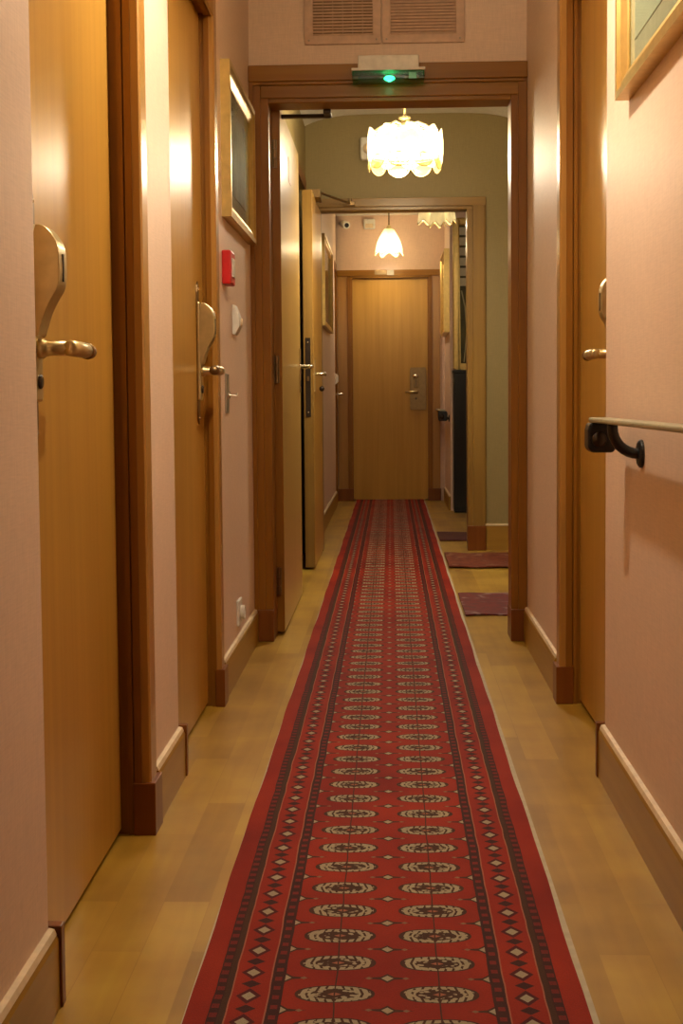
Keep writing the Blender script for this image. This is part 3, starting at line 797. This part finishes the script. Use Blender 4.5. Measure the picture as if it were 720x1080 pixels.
B().box((.580, ym - .012, z0 + .04), (1.042, ym - .006, z1 - .05)).build('painted_board', 'art_green', e)
for k in range(6):
    zz = 2.39 - k * .085
    B().box((.582, ym - .017, zz - .066), (1.04, ym - .011, zz)).build('pale_band', 'art_slats', e, bev=.002)
for k in range(9):
    bx = .60 + k * .048
    B().tube([(bx, ym - .015, 1.86 - (k % 3) * .07), (bx + .030, ym - .015, 1.72), (bx + .045, ym - .015, 1.52), (bx + .02, ym - .015, 1.26)], [.005, .006, .006, .005], 6).build('stem', 'art_stem', e)

# ------------------------------------------------------------------ lamps
WARM = (1.0, .85, .66)
def lamp(name, loc, power, rad=.05, par=None, col=WARM):
    l = bpy.data.lights.new(name, 'POINT'); l.energy = power; l.color = col; l.shadow_soft_size = rad
    o = bpy.data.objects.new(name, l); C.objects.link(o)
    if par is not None:
        o.parent = par; o.location = Vector(loc) - Vector(par['_w'])
    else: o.location = loc
    return o

def chandelier(x, y, zt, zc, label, power, rad=.08, shade='shade', npan=9, R=.172):
    """zt top of shade ring, zc ceiling"""
    e = empty('chandelier', (x, y, zc), label, 'chandelier', 'glass petal chandeliers')
    st = B(); st.tube([(x, y, zc), (x, y, zt + .02)], .006, 10)
    st.lathe([(.05, zc - .001), (.05, zc - .012), (.02, zc - .03), (.006, zc - .036)], (x, y, 0), 'z', 20)
    st.build('stem', 'brass', e, smooth=True)
    cr = B(); cr.lathe([(.006, .075), (.012, .062), (.030, .060), (.032, .052), (.014, .046), (.022, .030), (.040, .022), (.036, .008), (.010, .0)], (x, y, zt), 'z', 20)
    cr.build('crown', 'brass', e, smooth=True)
    for k in range(8):
        a = 2 * PI * k / 8 + .2
        ca, sa = math.cos(a), math.sin(a)
        B().tube([(x + .03 * ca, y + .03 * sa, zt + .022), (x + .08 * ca, y + .08 * sa, zt + .028), (x + .125 * ca, y + .125 * sa, zt + .008), (x + R * .96 * ca, y + R * .96 * sa, zt - .022)], .0055, 8).build('arm', 'brass', e, smooth=True)
    for zz, rr in ((zt - .022, R * .97), (zt - .14, R * 1.0)):
        B().tube([(x + rr * math.cos(2 * PI * k / 36), y + rr * math.sin(2 * PI * k / 36), zz) for k in range(37)], .004, 6).build('ring', 'brass', e, smooth=True)
    for k in range(npan):
        a0 = 2 * PI * k / npan
        def pan(u, v, a0=a0):
            wv = (1 - .30 * max(0, (v - .78) / .22) ** 2) * (1 - .55 * max(0, (.10 - v) / .10) ** 2)
            a = a0 + (u - .5) * 2 * PI / npan * 1.0 * wv
            bow = 1.03 + .05 * math.cos((u - .5) * PI) + .035 * math.sin(v * PI) + .012 * v
            z = zt + .002 - v * .172 + (.02 * (2 * u - 1) ** 2 if v > .5 else -.022 * (2 * u - 1) ** 2)
            return (x + R * bow * math.cos(a), y + R * bow * math.sin(a), z)
        B().grid(pan, 8, 10).build('glass_panel', shade, e, smooth=True, solid=.004)
    for k in range(npan):
        a0 = 2 * PI * (k + .5) / npan
        def pet(u, v, a0=a0):
            a = a0 + (u - .5) * 2 * PI / npan * .92 * math.sqrt(max(0.02, 1 - (max(0, v - .35) / .66) ** 2))
            rr = R * (.98 + .10 * math.sin(v * 2.4))
            return (x + rr * math.cos(a), y + rr * math.sin(a), zt - .128 - v * .082)
        po = B().grid(pet, 8, 8).build('glass_petal', 'petal', e, smooth=True, solid=.004)
        edge = [pet(0, v / 10) for v in range(11)] + [pet(1, v / 10) for v in range(10, -1, -1)]
        B().tube(edge, .0022, 6).build('brass_edge', 'golddark', po)
    for k in range(4):
        a = 2 * PI * k / 4 + .4
        bx, by = x + .08 * math.cos(a), y + .08 * math.sin(a)
        cd = B().lathe([(.010, .0), (.012, .02), (.010, .05)], (bx, by, zt - .13), 'z', 12).build('lamp_holder', 'brass', e)
        B().sphere((bx, by, zt - .085), .018, 1, 1, 1.6, 12).build('bulb', 'bulb', cd, smooth=True)
    lamp('chandelier_light', (x, y, zt - .13), power, rad, e)
    return e
CH = chandelier(.078, 6.8, 2.315, 2.719, 'brightly lit glass petal chandelier in the olive hall', 80)
CH2 = chandelier(0.0, 2.92, 2.37, 2.60, 'glass petal chandelier over the near end of the corridor', 49, .035, 'shade_near')

def bell(par, x, y, z0, z1, r0, r1, mat, lobes=6):
    prof = []
    n = 12
    for k in range(n + 1):
        t = k / n
        prof.append((r0 + (r1 - r0) * (math.sin(min(1, t * 1.25) * PI / 2) * .84 + .16 * t ** 4), z1 + (z0 - z1) * t))
    def wav(j, a, r, h):
        t = j / n
        return r * (1 + .07 * t * math.cos(lobes * a)), h + .10 * (z1 - z0) * max(0, t - .55) / .45 * math.cos(lobes * a + PI)
    so = B().lathe(prof, (x, y, 0), 'z', 48, wav).build('lamp_shade', mat, par, smooth=True, solid=.003)
    rim = []
    for k in range(49):
        a = 2 * PI * k / 48; rr, hh = wav(n, a, *prof[-1]); rim.append((x + rr * math.cos(a), y + rr * math.sin(a), hh))
    B().tube(rim, .0028, 6).build('gilt_rim', 'gold', so)
    return so
lx, ly = -.008, 12.02
e = empty('pendant_lamp', (lx, ly, H3), 'lit single bell pendant lamp before the far door', 'lamp')
B().lathe([(.045, H3 - .001), (.045, H3 - .015), (.015, H3 - .03), (.006, H3 - .034)], (lx, ly, 0), 'z', 20).build('canopy', 'white', e, smooth=True)
B().tube([(lx, ly, H3 - .03), (lx, ly, 2.50)], .006, 10).build('stem', 'bronze', e, smooth=True)
B().lathe([(.006, 2.51), (.022, 2.50), (.028, 2.475), (.026, 2.45)], (lx, ly, 0), 'z', 18).build('gallery', 'brass', e, smooth=True)
bell(e, lx, ly, 2.255, 2.475, .040, .122, 'bell')
B().sphere((lx, ly, 2.36), .030, 1, 1, 1.3, 14).build('bulb', 'bulb', e, smooth=True)
lamp('pendant_light', (lx, ly, 2.33), 20, .05, e)

lx, ly = .335, 9.6
e = empty('bell_chandelier', (lx, ly, H3), 'pale three-bell chandelier half hidden by the second frame head', 'chandelier')
B().lathe([(.045, H3 - .001), (.045, H3 - .012), (.008, H3 - .03)], (lx, ly, 0), 'z', 20).tube([(lx, ly, H3 - .02), (lx, ly, 2.36)], .007, 10).sphere((lx, ly, 2.37), .024).build('stem', 'brass', e, smooth=True)
for k in range(3):
    a = math.radians((184, 356, 270)[k]); bx, by = lx + .078 * math.cos(a), ly + .078 * math.sin(a)
    B().tube([(lx, ly, 2.37), (lx + .045 * math.cos(a), ly + .045 * math.sin(a), 2.42), (bx, by, 2.41), (bx, by, 2.35)], .006, 8).build('arm', 'brass', e, smooth=True)
    bell(e, bx, by, 2.212 if k != 2 else 2.185, 2.36, .018, .060, 'belldim', 5)
    B().sphere((bx, by, 2.27), .018, 1, 1, 1.4, 12).build('bulb', 'white', e, smooth=True)
lamp('lobby_light', (lx, ly, 2.25), 13, .08, e)
# the exit light's own green lamp
lamp('exit_green_light', (.002, YP - .075, 2.160), .04, .01, None, (.1, 1, .5))

# ------------------------------------------------------------------ world, camera, view
wd = bpy.data.worlds.new('World'); S.world = wd; wd.use_nodes = True
wd.node_tree.nodes['Background'].inputs[0].default_value = (0, 0, 0, 1)
wd.node_tree.nodes['Background'].inputs[1].default_value = 0

f, ppx, ppy, vpx, vpy, roll = 1400., 360., 500., 412., 420., math.radians(-.35)
dv = Vector((vpx - ppx, ppy - vpy, -f)).normalized()
up = Vector((math.sin(roll), math.cos(roll), 0)); up = (up - dv * up.dot(dv)).normalized()
xa = dv.cross(up)
R = Matrix((xa, dv, up))
cam = bpy.data.cameras.new('camera'); co = bpy.data.objects.new('camera', cam); C.objects.link(co)
co.matrix_world = Matrix.Translation((0, 0, .96)) @ R.to_4x4()
cam.sensor_fit = 'VERTICAL'; cam.sensor_height = 36.; cam.lens = f * 36. / 1080.
cam.shift_y = -(540 - ppy) / 1080.
cam.clip_start = .02
S.camera = co
for ob in list(C.objects):
    if '_w' in ob: del ob['_w']
S.view_settings.view_transform = 'Standard'; S.view_settings.look = 'None'
S.view_settings.exposure = -.06; S.view_settings.gamma = 1.; S.view_settings.use_curve_mapping = False
